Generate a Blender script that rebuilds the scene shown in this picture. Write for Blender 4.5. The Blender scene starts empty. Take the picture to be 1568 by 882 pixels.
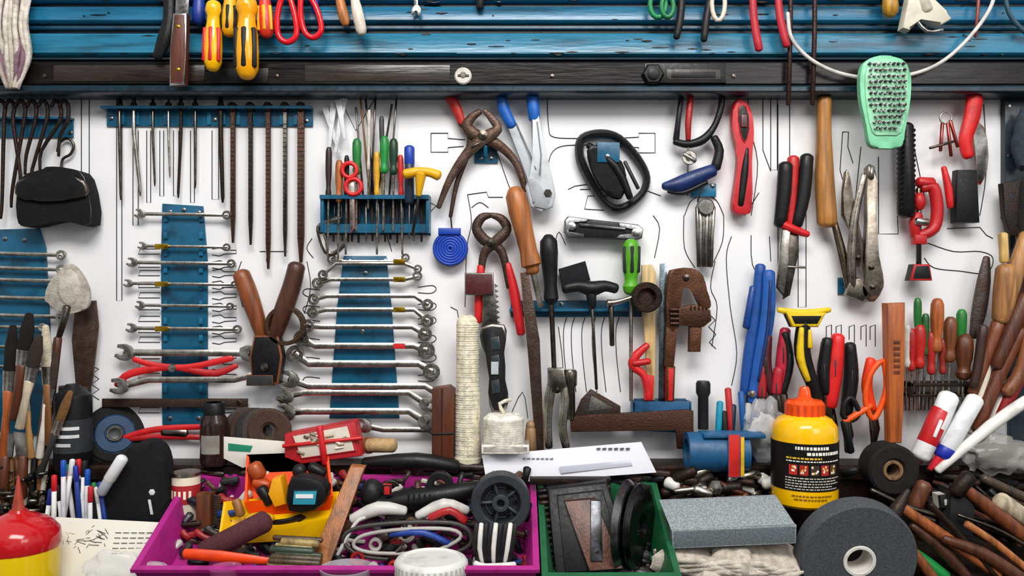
import bpy,bmesh,math,random
from mathutils import Vector as V, Matrix, noise
R=random.Random(7)
S=1.8/1568; D=1307.0; CZ=1.45
sc=bpy.context.scene
try: sc.view_settings.view_transform='Standard'
except Exception: pass
def lin(h):
    c=[int(h[i:i+2],16)/255 for i in (0,2,4)]
    return [x/12.92 if x<=.04045 else ((x+.055)/1.055)**2.4 for x in c]+[1]
AL={'st':'c2beb6m','sk':'6e6760m','ir':'242220i','ru':'4a2e20i','te':'0f5878e','bk':'0e0e10p','bf':'0f0f12f','wd':'a8642ew','wl':'cf9a5ew','wk':'5c2f1aw','rd':'cc1a1ep','wh':'e8e6e0p','cr':'ddd2b4f','gd':'c9a227m'}
MC={}
def mat(k):
    k=AL.get(k,k)
    if k in MC: return MC[k]
    h,t=k[:6],k[6:] or 'p'
    m=bpy.data.materials.new('mat_'+k); m.use_nodes=True
    N=m.node_tree.nodes; L=m.node_tree.links; P=N['Principled BSDF']
    tc=N.new('ShaderNodeTexCoord'); mp=N.new('ShaderNodeMapping'); nz=N.new('ShaderNodeTexNoise'); rp=N.new('ShaderNodeValToRGB')
    L.new(tc.outputs['Object'],mp.inputs[0]); L.new(mp.outputs[0],nz.inputs[0]); L.new(nz.outputs[0],rp.inputs[0])
    nz.inputs['Detail'].default_value=7
    c=lin(h)
    # rough, metal, dark factor, scale, ramp lo, hi, bump
    T={'p':(.38,0,.74,34,.34,.5,.07),'g':(.13,0,.93,12,.3,.5,.02),'m':(.25,1,.52,40,.36,.6,.06),'i':(.42,.6,.45,60,.35,.62,.4),
       'e':(.3,0,.5,22,.36,.5,.1),'w':(.42,0,.45,40,.35,.62,.3),'f':(.9,0,.65,90,.35,.6,.6),'t':(.12,0,.9,20,.4,.6,.2),'s':(.8,0,.6,350,.4,.6,.5),'c':(.55,0,.93,4,.38,.55,.01),'v':(.25,0,.42,11,.36,.5,.2)}[t]
    P.inputs['Roughness'].default_value=T[0]; P.inputs['Metallic'].default_value=T[1]
    nz.inputs['Scale'].default_value=T[3]
    if t=='w': mp.inputs['Scale'].default_value=(2.2,2.2,.25)
    if t=='v': mp.inputs['Scale'].default_value=(.4,2,4)
    rp.color_ramp.elements[0].position=T[4]; rp.color_ramp.elements[1].position=T[5]
    lo=[x*T[2] for x in c[:3]]
    if t=='i': lo=[x*.6+y for x,y in zip(lo,(.035,.014,.007))]
    if t=='m': lo=[lo[0],lo[1]*.93,lo[2]*.85]
    rp.color_ramp.elements[0].color=lo+[1]; rp.color_ramp.elements[1].color=c
    L.new(rp.outputs[0],P.inputs['Base Color'])
    bp=N.new('ShaderNodeBump'); bp.inputs['Strength'].default_value=T[6]; bp.inputs['Distance'].default_value=.002
    n2=N.new('ShaderNodeTexNoise'); n2.inputs['Scale'].default_value=T[3]*5
    L.new(mp.outputs[0],n2.inputs[0]); L.new(n2.outputs[0],bp.inputs['Height']); L.new(bp.outputs[0],P.inputs['Normal'])
    if t in 'mpiev':
        mr=N.new('ShaderNodeMapRange'); mr.inputs[3].default_value=T[0]*.6; mr.inputs[4].default_value=T[0]*1.7
        L.new(n2.outputs[0],mr.inputs[0]); L.new(mr.outputs[0],P.inputs['Roughness'])
    if t=='t': P.inputs['Alpha'].default_value=.3
    if max(c[:3])<.02: P.inputs['Specular IOR Level'].default_value=.3
    MC[k]=m; return m
def cr(P,n,cl):
    N=len(P); out=[]
    for i in range(N if cl else N-1):
        g=lambda j:P[j%N] if cl else P[max(0,min(N-1,j))]
        a,b,c,d=g(i-1),g(i),g(i+1),g(i+2)
        for q in range(n):
            t=q/n
            out.append(tuple(.5*((2*b[k])+(c[k]-a[k])*t+(2*a[k]-5*b[k]+4*c[k]-d[k])*t*t+(3*b[k]-a[k]-3*c[k]+d[k])*t**3) for k in range(len(b))))
    if not cl: out.append(tuple(P[-1]))
    return out
ALL=[]
class O:
    def __init__(s,name,d=6):
        s.n=name; s.d=d; s.k=(D-d)/D; s.bm=bmesh.new(); s.ms=[]; s.T=Matrix(); ALL.append(s)
    def rt(s,u,v,w,rx=0,ry=0,rz=0):
        r=Matrix.Rotation(math.radians(rz),4,'Z')@Matrix.Rotation(math.radians(ry),4,'Y')@Matrix.Rotation(math.radians(rx),4,'X')
        s.T=Matrix.Translation((u,v,w))@r@Matrix.Translation((-u,-v,-w)); return s
    def nr(s): s.T=Matrix(); return s
    def P(s,u,v,w):
        q=s.T@V((u,v,w)); return s.bm.verts.new(((q[0]-784)*s.k,-(s.d+q[2]*s.k),(441-q[1])*s.k))
    def mi(s,k):
        if k not in s.ms: s.ms.append(k)
        return s.ms.index(k)
    def f(s,vs,mi):
        try: x=s.bm.faces.new(vs); x.material_index=mi; return x
        except ValueError: return None
    def rings(s,rg,mi,c0=1,c1=1,cl=0):
        N=len(rg)
        for i in range(N if cl else N-1):
            a,b=rg[i],rg[(i+1)%N]; n=len(a)
            for j in range(n): s.f((a[j],a[(j+1)%n],b[(j+1)%n],b[j]),mi)
        if not cl:
            if c0: s.f(rg[0],mi)
            if c1: s.f(rg[-1],mi)
    def t(s,pts,r,m,fl=1,n=10,sm=0,cap=1,cl=0):
        if not hasattr(r,'__len__'): r=[r]*len(pts)
        Q=[(p[0],p[1],p[2] if len(p)>2 else 0,r[i]) for i,p in enumerate(pts)]
        if sm: Q=cr(Q,sm,cl)
        C=[V(q[:3]) for q in Q]; rr=[q[3] for q in Q]; N=len(C); tg=[]
        for i in range(N):
            if cl: T=C[(i+1)%N]-C[i-1]
            else: T=C[min(i+1,N-1)]-C[max(i-1,0)]
            tg.append(T.normalized() if T.length>1e-6 else V((0,1,0)))
        if cap and not cl:
            a=[(C[0]-tg[0]*rr[0]*.5,rr[0]*.45),(C[0]-tg[0]*rr[0]*.28,rr[0]*.82)]; b=[(C[-1]+tg[-1]*rr[-1]*.28,rr[-1]*.82),(C[-1]+tg[-1]*rr[-1]*.5,rr[-1]*.45)]
            C=[x[0] for x in a]+C+[x[0] for x in b]; rr=[x[1] for x in a]+rr+[x[1] for x in b]; tg=[tg[0]]*2+tg+[tg[-1]]*2
        rg=[]; Z=V((0,0,1)); mi=s.mi(m)
        for c,T,q in zip(C,tg,rr):
            sd=T.cross(Z)
            sd=sd.normalized() if sd.length>.05 else V((1,0,0))
            up=sd.cross(T)
            ring=[]
            for j in range(n):
                an=2*math.pi*(j+.5)/n; p=c+sd*(math.cos(an)*q)+up*(math.sin(an)*q*fl); ring.append(s.P(*p))
            rg.append(ring)
        s.rings(rg,mi,cl=cl); return s
    def p(s,pts,w0,w1,m,b=0,sm=0):
        Q=[(p[0],p[1],p[2] if len(p)>2 else 0) for p in pts]
        if sm: Q=cr(Q,sm,1)
        mi=s.mi(m); A=[s.P(q[0],q[1],q[2]+w0) for q in Q]; B=[s.P(q[0],q[1],q[2]+w1) for q in Q]; n=len(Q)
        s.f(A,mi)
        fb=s.f(B,mi)
        for j in range(n): s.f((A[j],A[(j+1)%n],B[(j+1)%n],B[j]),mi)
        if b and fb: bmesh.ops.bevel(s.bm,geom=list(fb.edges),offset=b*s.k,segments=2,affect='EDGES',profile=.5,clamp_overlap=True)
        return s
    def b(s,u0,v0,u1,v1,w0,w1,m,bv=.8): return s.p([(u0,v0),(u1,v0),(u1,v1),(u0,v1)],w0,w1,m,bv)
    def lw(s,u,v,pr,m,n=28,cl=0,w=0,sq=1):
        mi=s.mi(m); rg=[[s.P(u+math.cos(2*math.pi*j/n)*r,v+math.sin(2*math.pi*j/n)*r*sq,w+z) for j in range(n)] for r,z in pr]
        s.rings(rg,mi,pr[0][0]>.01,pr[-1][0]>.01,cl); return s
    def ring(s,u,v,r1,r0,w0,w1,m,n=28):
        c=(r1-r0)*.15
        return s.lw(u,v,[(r1,w0),(r1,w1-c),(r1-c,w1),(r0+c,w1),(r0,w1-c),(r0,w0)],m,n,1)
    def lv(s,u,pr,m,n=28,w=0,fl=1,cl=0):
        mi=s.mi(m); rg=[[s.P(u+math.cos(2*math.pi*j/n)*r,v,w+math.sin(2*math.pi*j/n)*r*fl) for j in range(n)] for r,v in pr]
        s.rings(rg,mi,1,1,cl); return s
    def x(s,pr,u0,u1,m):
        mi=s.mi(m); s.rings([[s.P(u,v,w) for v,w in pr] for u in (u0,u1)],mi); return s
    def e(s,u,v,w,a,b,c,m,lump=0,n=20,fq=.05):
        mi=s.mi(m); rg=[]; K=n//2+2
        for i in range(1,K):
            th=math.pi*i/K; ring=[]
            for j in range(n):
                ph=2*math.pi*j/n; x,y,z=math.sin(th)*math.cos(ph),-math.cos(th),math.sin(th)*math.sin(ph)
                q=1+lump*noise.noise(V((x*a+u,y*b+v,z*c+w))*fq)*2+lump*.5*noise.noise(V((x*a+u,y*b+v,z*c))*fq*3)
                ring.append(s.P(u+x*a*q,v+y*b*q,w+z*c*q))
            rg.append(ring)
        s.rings(rg,mi); return s
    def patch(s,u,w,r,v0,v1,a0,a1,m,th=.6,n=8):
        mi=s.mi(m); rg=[]
        for i in range(n+1):
            a=math.radians(a0+(a1-a0)*i/n); x,y=math.sin(a),math.cos(a)
            rg.append([s.P(u+x*q,v,w+y*q) for q,v in ((r,v0),(r+th,v0),(r+th,v1),(r,v1))])
        s.rings(rg,mi); return s
    def fin(s):
        bm=s.bm
        if not bm.verts: return
        bmesh.ops.recalc_face_normals(bm,faces=bm.faces)
        c=sum((v.co for v in bm.verts),V())/len(bm.verts)
        for v in bm.verts: v.co=(v.co-c)*S
        me=bpy.data.meshes.new(s.n); bm.to_mesh(me); bm.free()
        for k in s.ms: me.materials.append(mat(k))
        for p in me.polygons: p.use_smooth=True
        me.set_sharp_from_angle(angle=math.radians(38))
        ob=bpy.data.objects.new(s.n,me); ob.location=c*S+V((0,0,CZ)); sc.collection.objects.link(ob)
def arc(u,v,r,a0,a1,n=12,sq=1): return [(u+math.cos(math.radians(a0+(a1-a0)*i/n))*r,v+math.sin(math.radians(a0+(a1-a0)*i/n))*r*sq) for i in range(n+1)]
def jaw(o,u,v,r,ang,w0,w1,m):
    J=[(-1.2,-.4),(-.5,-.95),(.3,-1.05),(1.1,-.8),(1.05,-.4),(.1,-.42),(-.15,0),(.1,.42),(1.05,.4),(1.1,.8),(.3,1.05),(-.5,.95),(-1.2,.4)]
    c,s=math.cos(ang),math.sin(ang); o.p([(u+(x*c-y*s)*r,v+(x*s+y*c)*r) for x,y in J],w0,w1,m,.6)
def W(o,a,b,ra,rb,ka='r',kb='r',vm=None,w=8,m='st',off=14,sr=None):
    dx=1 if b[0]>a[0] else -1
    pts=[a,b] if vm is None else [a,(a[0]+dx*off,vm),(b[0]-dx*off,vm),b]
    sr=sr or min(ra,rb)*.46
    r=[sr*1.15,sr,sr,sr*1.15] if vm is not None else sr
    o.t([(p[0],p[1],w) for p in pts],r,m,.55,8)
    an=math.atan2(b[1]-a[1],b[0]-a[0])
    for (u,v),rr,k,g in ((a,ra,ka,an+math.pi),(b,rb,kb,an)):
        if k=='r': o.ring(u,v,rr*1.08,rr*.56,w-rr*.35,w+rr*.4,m,20)
        elif k=='o': jaw(o,u,v,rr,g+.26,w-rr*.25,w+rr*.3,m)
def drv(name,d,a,b,L,r,m,sr=2,m2=None,ms='st',o=None,pf=None):
    o=o or O(name,d); A=V((a[0],a[1],0)); Bv=V((b[0],b[1],0)); t=(Bv-A).normalized(); E=(Bv-A).length
    pf=pf or [(0,.72),(.08,.95),(.3,1),(.55,.92),(.72,.72),(.82,.7),(.9,.92),(1,.8)]
    w=r+1
    o.t([tuple((A+t*(L*q))[:2])+(w,) for q,_ in pf],[r*f for _,f in pf],m,1,12)
    if E>L: o.t([tuple((A+t*L)[:2])+(w,),tuple((A+t*(E-4))[:2])+(w,),tuple(Bv[:2])+(w,)],[sr,sr,sr*.9],ms,1,8,cap=0)
    if m2:
        n=V((-t[1],t[0],0))
        for q in (-.75,0,.75):
            o.t([tuple((A+t*L*.1+n*r*q)[:2])+(w+r*math.sqrt(1-q*q)*.82,),tuple((A+t*L*.6+n*r*q*.95)[:2])+(w+r*math.sqrt(1-q*q)*.78,)],r*.24,m2,1,6)
    return o
def wpt(l,w): return [(p[0],p[1],w) for p in l]
# ---------------- room ----------------
o=O('wall_back',0); o.b(-500,-500,2100,900,-20,0,'ebebedc',0)
o=O('floor',0); zf=441+CZ/S; o.b(-1200,zf,2800,zf+20,-20,2200,'6f6c68s',0)
o=O('roller_shutter',30)
def slat(a,b,w,m): o.x([(a,0),(a+.5,w*.7),(a+4,w),((a+b)/2,w-1.5),(b-5,w),(b-1,w*.55),(b,0)],-200,1770,m)
slat(-60,7,9,'15567cv'); slat(12,38,9,'1b688cv'); slat(53,88,10,'247494v')
o.x([(-60,-30),(-60,0.5),(98,.5),(98,-30)],-200,1770,'06141ce')
o.x([(41,0),(41,4),(45,5),(47,3),(47,0)],-200,1770,'0d3c52e')
o.x([(91,0),(91,10),(94,12),(96,8),(96,0)],-200,1770,'0b2836e')
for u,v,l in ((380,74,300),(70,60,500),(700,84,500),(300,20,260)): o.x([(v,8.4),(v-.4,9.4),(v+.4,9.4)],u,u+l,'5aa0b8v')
for i in range(90):
    v=R.choice([R.uniform(2,6),R.uniform(13,37),R.uniform(54,86),R.uniform(82,87)]); u=R.uniform(0,1540); l=R.uniform(3,26); o.p([(u,v),(u+l*.5,v-R.uniform(.3,1.6)),(u+l,v),(u+l*.5,v+R.uniform(.3,1.6))],6,10.3 if v>50 else 9.3,R.choice(['1c1a18i','0b2836e','3a2a20i']))
o=O('shutter_bottom_rail',32)
o.x([(97,-32),(97,10),(100,13),(131,13),(134,10),(134,-32)],-200,1770,'130f0ev')
o.x([(134,-32),(134,14),(137,17),(143,17),(146,13),(146,-32)],-200,1770,'0a2836e')
o.b(89,103,318,128,12,13.6,'281c18v',.5); o.b(470,103,690,128,12,13.8,'302823v',.5)
o.b(326,108,415,131,12,15,'0c0b0bp',1); o.b(334,112,405,127,14.5,15.5,'050505p',.5)
o.b(985,101,1108,131,12,15.5,'11100fp',1); o.b(1018,110,1100,126,15,16,'2c2523p',.5); o.b(1025,114,1092,123,15.6,16.8,'080808p',.3)
o.lw(997,118,[(17,13),(17,18),(14,22),(0.01,23)],'121212p',6); o.lw(997,118,[(9,20),(9,25),(7,26),(0.01,26)],'1e1e1ep')
o.lw(710,120,[(13,12),(13,15),(11,17),(0.01,17)],'c9c4bap'); o.b(702,118,719,122,16,17.6,'2a2a2ap',.2); o.lw(710,119,[(5,17),(4,19),(.01,19)],'8a8680m',12)
for u in (76,428,1120,845): o.lw(u,120,[(4,12),(3,14.5),(.01,15)],'6b625am',10)
for i in range(110):
    u=R.uniform(470,680) if i<60 else R.uniform(90,300); v=R.uniform(104,127); l=R.uniform(4,34); o.x([(v,13.4),(v+.2,14.1),(v+R.uniform(.4,.9),13.4)],u,min(u+l,690 if i<60 else 316),'9a9088i')
o=O('workbench_shelf',0)
o.x([(702,0),(702,50),(706,54),(722,54),(724,50),(724,0)],-200,1800,'1c1613i')
o.x([(724,0),(724,44),(790,44),(790,0)],-200,1800,'14100fi')
o=O('workbench',0)
o.x([(775,44),(871,305),(871,340),(900,340),(900,20),(775,20)],-250,1850,'1e1815w')
for u in (-200,1750): o.b(u,880,u+50,zf,60,110,'4a3526w')
o.b(-250,890,1850,960,300,335,'3a2d24w')
o=O('trim_1',0); o.b(1532,150,1700,335,0,12,'1f2c36e'); o.b(1542,335,1700,705,0,8,'333e48e')
for v in (165,240,315): o.lw(1538,v,[(3,12),(2,14),(.01,14)],'c0c0c0m',10)
# ---------------- outlines ----------------
o=O('tool_outline_drawing',0)
def ol(pts,sm=0,cl=0): o.t(wpt(pts,.75),.75,'1a1a1cf',.45,4,sm=sm,cap=0,cl=cl)
for u,v0,v1,h in ((131,150,330,6),(183,150,460,4),(208,200,345,4),(228,200,310,3),(248,200,300,3),(270,200,300,4),(295,200,310,3),(330,200,305,5),(1200,160,410,9),(1228,300,470,6),(1185,150,260,5)):
    ol([(u-h,v0),(u-h,v1),(u+h,v1),(u+h,v0)])
for v in (385,405,418,436,452,470,488,505,520,545,560,575,628):
    ol([(325,v-4),(338,v-6),(344,v-2),(362,v-2),(362,v+3),(344,v+4),(336,v+7),(325,v+5)]); ol([(245,v-4),(215,v-4),(212,v+4),(245,v+4)])
for v in (440,466,488,516,545,575): ol([(640,v),(662,v-3),(668,v+3),(660,v+9),(640,v+8)],3); ol([(490,v+4),(470,v+2),(464,v+8),(472,v+14),(492,v+12)],3)
ol([(660,204),(686,204),(686,212),(712,214)]);ol([(660,204),(660,233),(686,233),(686,226),(710,224)])
ol([(838,150),(840,195),(848,210),(890,212)],4);ol([(838,270),(843,238),(860,224),(900,222)],4)
ol([(940,212),(978,210),(978,204),(1003,204),(1003,234),(978,234),(978,226),(948,224)])
ol([(870,290),(880,285),(900,282)]);ol([(888,290),(930,290),(930,300),(900,300),(895,320),(925,322)])
ol([(716,298),(745,294),(748,302),(770,302)]);ol([(712,470),(715,380),(722,340),(716,298)],4);ol([(722,318),(735,310),(748,318)],4)
for u in (868,880,896,912,926,948): ol([(u,486),(u-5,505),(u-4,545),(u+2,600)],3)
ol([(1047,330),(1048,380),(1064,410)],4);ol([(1108,330),(1106,370),(1088,410)],4);ol([(1048,330),(1058,308),(1076,300),(1096,306),(1108,330)],4)
ol([(1120,362),(1112,395),(1118,470),(1128,540),(1120,590)],4);ol([(1140,330),(1162,295)],0);ol([(1145,190),(1160,250),(1150,330)],4)
ol([(1095,400),(1088,440),(1098,470),(1090,530)],4);ol([(1150,360),(1152,405),(1172,440)],3);ol([(1178,362),(1180,400)],0)
ol([(1290,202),(1299,202),(1298,225),(1306,250)],0);ol([(1290,202),(1286,260),(1290,275)],0)
ol([(1318,225),(1310,300),(1310,345)],0);ol([(1345,240),(1345,358),(1375,358),(1374,330)],0)
ol([(1415,395),(1430,410),(1470,415),(1510,418),(1520,395),(1500,385),(1460,385),(1420,372)],4)
ol([(1450,350),(1500,348),(1510,360),(1520,365)],0);ol([(1506,160),(1510,260),(1500,330)],3);ol([(1395,205),(1415,300)],0)
for u in (1265,1280,1300,1318,1332): ol([(u,520),(u,500),(u+8,497),(u+8,530)])
ol([(1085,480),(1095,490),(1085,500),(1096,512),(1086,524),(1096,534)])
for u in (1380,1392,1404,1416,1428,1440): ol([(u,600),(u,628),(u+6,628),(u+6,600)])
ol([(140,560),(152,565),(140,572),(152,580),(140,588),(152,596),(140,604),(152,612)])
ol([(478,365),(470,380),(480,395)],4);ol([(780,640),(800,600),(808,640)],3);ol([(415,355),(410,385),(408,400)],0);ol([(398,385),(440,385)]);ol([(640,300),(668,315),(640,345)],0);ol([(588,345),(600,385)],0)
ol([(520,150),(545,200),(575,150)],0);ol([(340,440),(362,440)],0)
ol([(1145,150),(1146,190)]);ol([(1168,150),(1168,230),(1180,262)],0);ol([(985,290),(1012,300)],0);ol([(855,500),(862,560),(858,610)],3)
ol([(760,230),(785,300),(800,330)],3);ol([(690,470),(700,475),(702,486)],0);ol([(1000,330),(1010,350),(1002,395)],3);ol([(850,370),(856,355),(866,375)],3);ol([(995,500),(1000,520)],0);ol([(370,400),(362,430),(372,470)],3);ol([(470,400),(476,440),(466,480)],3)
# ---------------- teal racks ----------------
def holes(o,l,w): 
    for u,v in l: o.lw(u,v,[(4,w-.5),(3.5,w+.8),(2,w+1.5),(.01,w+1.6)],'8d9497m',12)
o=O('hook_rail',0); o.b(0,182,114,211,2,4,'te'); o.x([(182,0),(182,16),(185,16),(185,0)],0,114,'te'); holes(o,[(8,200),(110,204)],4)
o=O('tool_rail',0); o.b(165,166,480,194,2,4,'te'); o.x([(166,0),(166,20),(170,20),(170,0)],163,480,'te'); holes(o,[(172,182),(330,184),(470,186)],4)
for u in range(190,470,22): o.b(u-3,172,u+3,192,4,6.5,'186c90e',.3)
o=O('wrench_rack',0); o.p([(-20,352),(62,350),(72,380),(78,500),(76,665),(-20,668)],1,4,'te',.6); holes(o,[(10,366),(40,368),(40,640)],4)
o=O('wrench_rack',0); o.p([(250,312),(312,316),(319,400),(319,640),(314,650),(250,650),(248,400)],1,4,'te',.6); holes(o,[(262,325),(306,326),(283,322),(262,640),(306,640)],4)
for v in range(338,640,26):
    for u in (256,310): o.b(u-3,v-8,u+3,v+2,3,8,'14668ae',.4)
o=O('wrench_rack',0); o.p([(527,392),(592,392),(600,470),(612,640),(505,640),(517,470)],1,4,'te',.6); holes(o,[(560,418),(556,508),(536,400),(590,400),(560,630)],4)
o=O('screwdriver_rack',0)
o.x([(302,0),(302,34),(308,34),(308,30),(304,28),(304,0)],497,660,'te'); o.b(497,304,660,360,0,2.5,'0e5272e'); o.x([(345,0),(345,26),(358,26),(358,22),(349,20),(349,0)],499,658,'te')
for u in (497,655): o.b(u,303,u+5,358,0,30,'te')
for u in range(512,655,9): o.b(u,309,u+1.5,345,2,4,'0c4358e',.2)
o=O('tool_rail',0); o.b(782,460,982,485,1,4,'te'); o.x([(472,0),(472,24),(476,24),(476,0)],780,982,'te'); holes(o,[(790,470),(860,466),(972,466)],4)
o=O('wall_hook',0); o.b(727,222,762,250,1,4,'te'); holes(o,[(736,243),(752,243)],4); o.t([(744,235,3),(744,240,18),(744,228,24)],3,'te')
o=O('wall_hook',0); o.b(1058,282,1095,302,1,10,'186f94e',3); holes(o,[(1089,286)],10)
o=O('wall_hook',0); o.b(1282,425,1306,450,1,4,'te'); holes(o,[(1293,440)],4)
# ---------------- left hooks ----------------
for i,(u,l,x) in enumerate(((8,335,0),(22,300,14),(38,318,-14),(55,268,-10),(72,290,-18),(92,262,-24),(104,240,-8))):
    o=O('hook_wrench',10); o.t([(u-6,166,14),(u,156,12),(u+6,166,10),(u+4,190,10),(u+x,l-30,8),(u+x-2,l,8)],[2.6,3,3,3,2.6,2],'ir',sm=3)
o=O('tool_pouch',8)
o.t([(88,232),(92,218),(104,212),(113,222),(108,236),(96,244),(94,262)],2.2,'sk',sm=4)
o.p([(50,278),(85,264),(90,260),(120,262),(146,276),(155,345),(110,340),(60,350),(45,335)],2,34,'bf',7,sm=3); o.p([(48,282),(86,270),(120,270),(148,282),(150,305),(100,312),(50,308)],33,40,'151518f',4,sm=3)
o.p([(88,262),(120,262),(124,272),(86,272)],4,30,'101012f',2)
for u,v,r,m,x in ((183,306,2,'sk',2),(205,300,2.5,'st',10),(234,285,1.6,'sk',3),(258,272,1.5,'st',2),(277,303,2,'ir',-4),(299,288,1.8,'sk',0),(338,310,2.8,'ir',3)):
    o=O('needle_file',12); o.t([(u,152),(u,205),(u+x,v-8),(u+x,v)],[r*1.3,r*1.3,r,r*.5],m); o.e(u,160,0,5,4,4,'ir')
for u,v,r,m in ((357,372,3.4,'ru'),(384,375,3,'ir'),(411,412,3.4,'ru'),(437,393,3,'sk'),(461,402,5,'ru')):
    o=O('metal_file',12); o.p([(u-r,158),(u+r,158),(u+r,v-40),(u+r*.4,v),(u-r*.4,v),(u-r,v-40)],-2,3,m,.5); o.lw(u,164,[(7,-3),(7,6),(5,8),(.01,8)],'ir',12)
    for q in range(190,v-30,7): o.b(u-r,q,u+r,q+1,3,3.5,'sk',0)
def Wn(a,b,*A,**K):
    o=O(K.pop('n','combination_wrench'),6); W(o,a,b,*A,**K); return o
for i,(a,b,v,r) in enumerate(((218,350,329,7),(222,350,378,6),(206,357,403,7),(200,362,435,6),(218,355,468,6),(205,366,503,7))):
    o=Wn((a,v-1),(b,v+1),r,r*.9,'o','r'); 
    if i%2: o.p([(242,v-4),(262,v-4),(262,v+4),(242,v+4)],9,12,'gd',.4)
Wn((197,539),(385,540),12,12,'o','o',n='open_end_wrench',w=12)
for v in (388,410,428,455,482): o=Wn((-10,v),(98,v+3),7,7,'o','r')
for v in (500,530,560): Wn((-10,v),(70,v+1),6,6,'o','r')
o=O('adjustable_pliers',18)
o.t([(178,590),(200,572),(262,562),(300,570)],[4,6,5,4],'rd',.6,sm=4); o.t([(205,550),(240,560),(290,562),(355,548)],[4,5,5,5],'rd',.6,sm=4); o.t([(290,566),(330,572),(362,560)],[5,6,4],'b01a20p',.7,sm=3); o.lw(265,563,[(6,0),(6,5),(.01,6)],'st',14)
o=O('box_end_wrench',26); W(o,(185,591),(405,570),12,11,'o','o',vm=581,w=4,off=45)
o=O('flat_bar',10); o.b(158,610,380,623,0,5,'46362fi',1); o.lw(367,616,[(4,5),(3,6),(.01,6)],'sk',10)
o=O('locking_pliers',12); o.t([(185,672),(225,660),(270,655),(330,653)],[4,5,5,4],'rd',.6,sm=3); o.t([(200,672),(250,668),(310,670)],[4,5,4],'b01a20p',.6,sm=3); o.t([(250,662),(285,664)],7,'sk',.6)
rows=((510,397,622,395,401,7,6),(497,421,641,412,404,7,6),(488,434,640,423,428,8,7),(483,458,656,466,453,8,8),(481,478,655,491,474,8,9),(475,498,652,511,500,9,10),(464,517,654,536,529,11,12),(455,541,662,568,556,12,12))
for i,(a,b,c,d,v,ra,rb) in enumerate(rows):
    o=Wn((a,b),(c,d),ra,rb,vm=v,n='box_end_wrench',w=8+i%2*3,off=20)
    if i%2==0: o.b(604,v-4,622,v+4,10,14,'gd' if i<6 else 'rd',.4)
for a,b,c,d,v,r in ((447,580,680,607,590,12),(440,605,655,618,600,11),(440,630,655,645,628,13),(560,650,685,672,656,10)):
    Wn((a,b),(c,d),r,r*.9,'o','o',vm=v,n='open_end_wrench',w=12,off=28)
# trowel, brushes
o=O('garden_trowel',40)
o.p([(105,405),(122,412),(138,440),(138,468),(120,478),(100,480),(82,468),(70,458),(80,430)],0,5,'b8b1a4f',2,sm=4); o.e(108,440,4,18,28,6,'c4beb2f'); o.t([(106,470,6),(98,500,6),(92,520,6)],[6,5,4],'sk'); o.t([(92,518,6),(80,600,8),(62,735,8)],[6,9,8],'wk',sm=3)
for a,b,r,m,mb in (((45,482),(22,640),9,'wk','1b1412f'),((60,515),(30,655),8,'c7b9a0w','2b2018f'),((85,540),(60,700),7,'e0dad0p','3a2c20f'),((20,500),(5,700),8,'b05a28w','1c1512f'),((70,500),(75,680),7,'8a5a30w','cfc4acf'),((108,600),(60,730),6,'2b2b2bp','77522af'),((34,560),(48,700),6,'b88a50w','8a7a60f')):
    o=O('paint_brush',30+r*5+R.random()*30); A=V(a);B2=V(b); q=A+(B2-A)*.34; q2=A+(B2-A)*.5
    o.t([a,tuple(A+(B2-A)*.15),tuple(q)],[r*.7,r*1.25,r*1.2],mb,.6); o.t([tuple(q),tuple(q2)],[r*1.25,r*1.05],'st',.6,cap=0); o.t([tuple(q2),tuple(A+(B2-A)*.65),b],[r,r*.7,r*.9],m,.8)
o=O('folding_saw',14); o.p([(118,462),(148,460),(152,500),(142,590),(118,590),(112,520)],0,5,'57453ci',1); o.b(95,590,140,625,0,14,'ir',4)
for u,c in ((8,'dfe3e6p'),(36,'c8ccc0p')):
    o=O('putty_knife',75); o.p([(u-14,660),(u+16,664),(u+12,700),(u-10,700)],0,3,'st',.6); o.t([(u,700),(u-4,760)],[7,9],'wk')
o=O('spray_can',50); o.lv(112,[(10,588),(16,596),(26,604),(27,610),(27,715),(25,720)],'121214p'); o.lv(112,[(27.6,640),(27.6,690)],'2a2f34p')
for v in (650,662,675): o.patch(112,0,27.6,v,v+5,-30,20+v%3*12,'d8d8d8p')
o=O('cutting_disc',12); o.rt(180,662,10,12,20,0); o.ring(180,662,46,10,0,4,'1e1d1ds',40); o.ring(180,662,30,12,4,5.5,'163a5cp',32); o.ring(180,662,12,8,4,7,'sk',16)
o=O('hedge_shears',14)
o.t([(374,420,14),(385,450,14),(398,490,12),(404,515,10)],[13,14,12,9],'8a4a24w',sm=3); o.t([(458,408,14),(450,440,14),(436,480,14),(424,515,12)],[13,14,14,11],'4c2a1aw',sm=3)
o.p([(395,512),(432,512),(438,545),(432,586),(392,586),(388,545)],0,22,'bk',3); o.ring(441,498,30,24,6,22,'4a3826i'); o.lw(412,560,[(7,22),(6,25),(.01,26)],'sk',14); o.b(385,572,425,588,16,26,'2c2c2ep')
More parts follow.
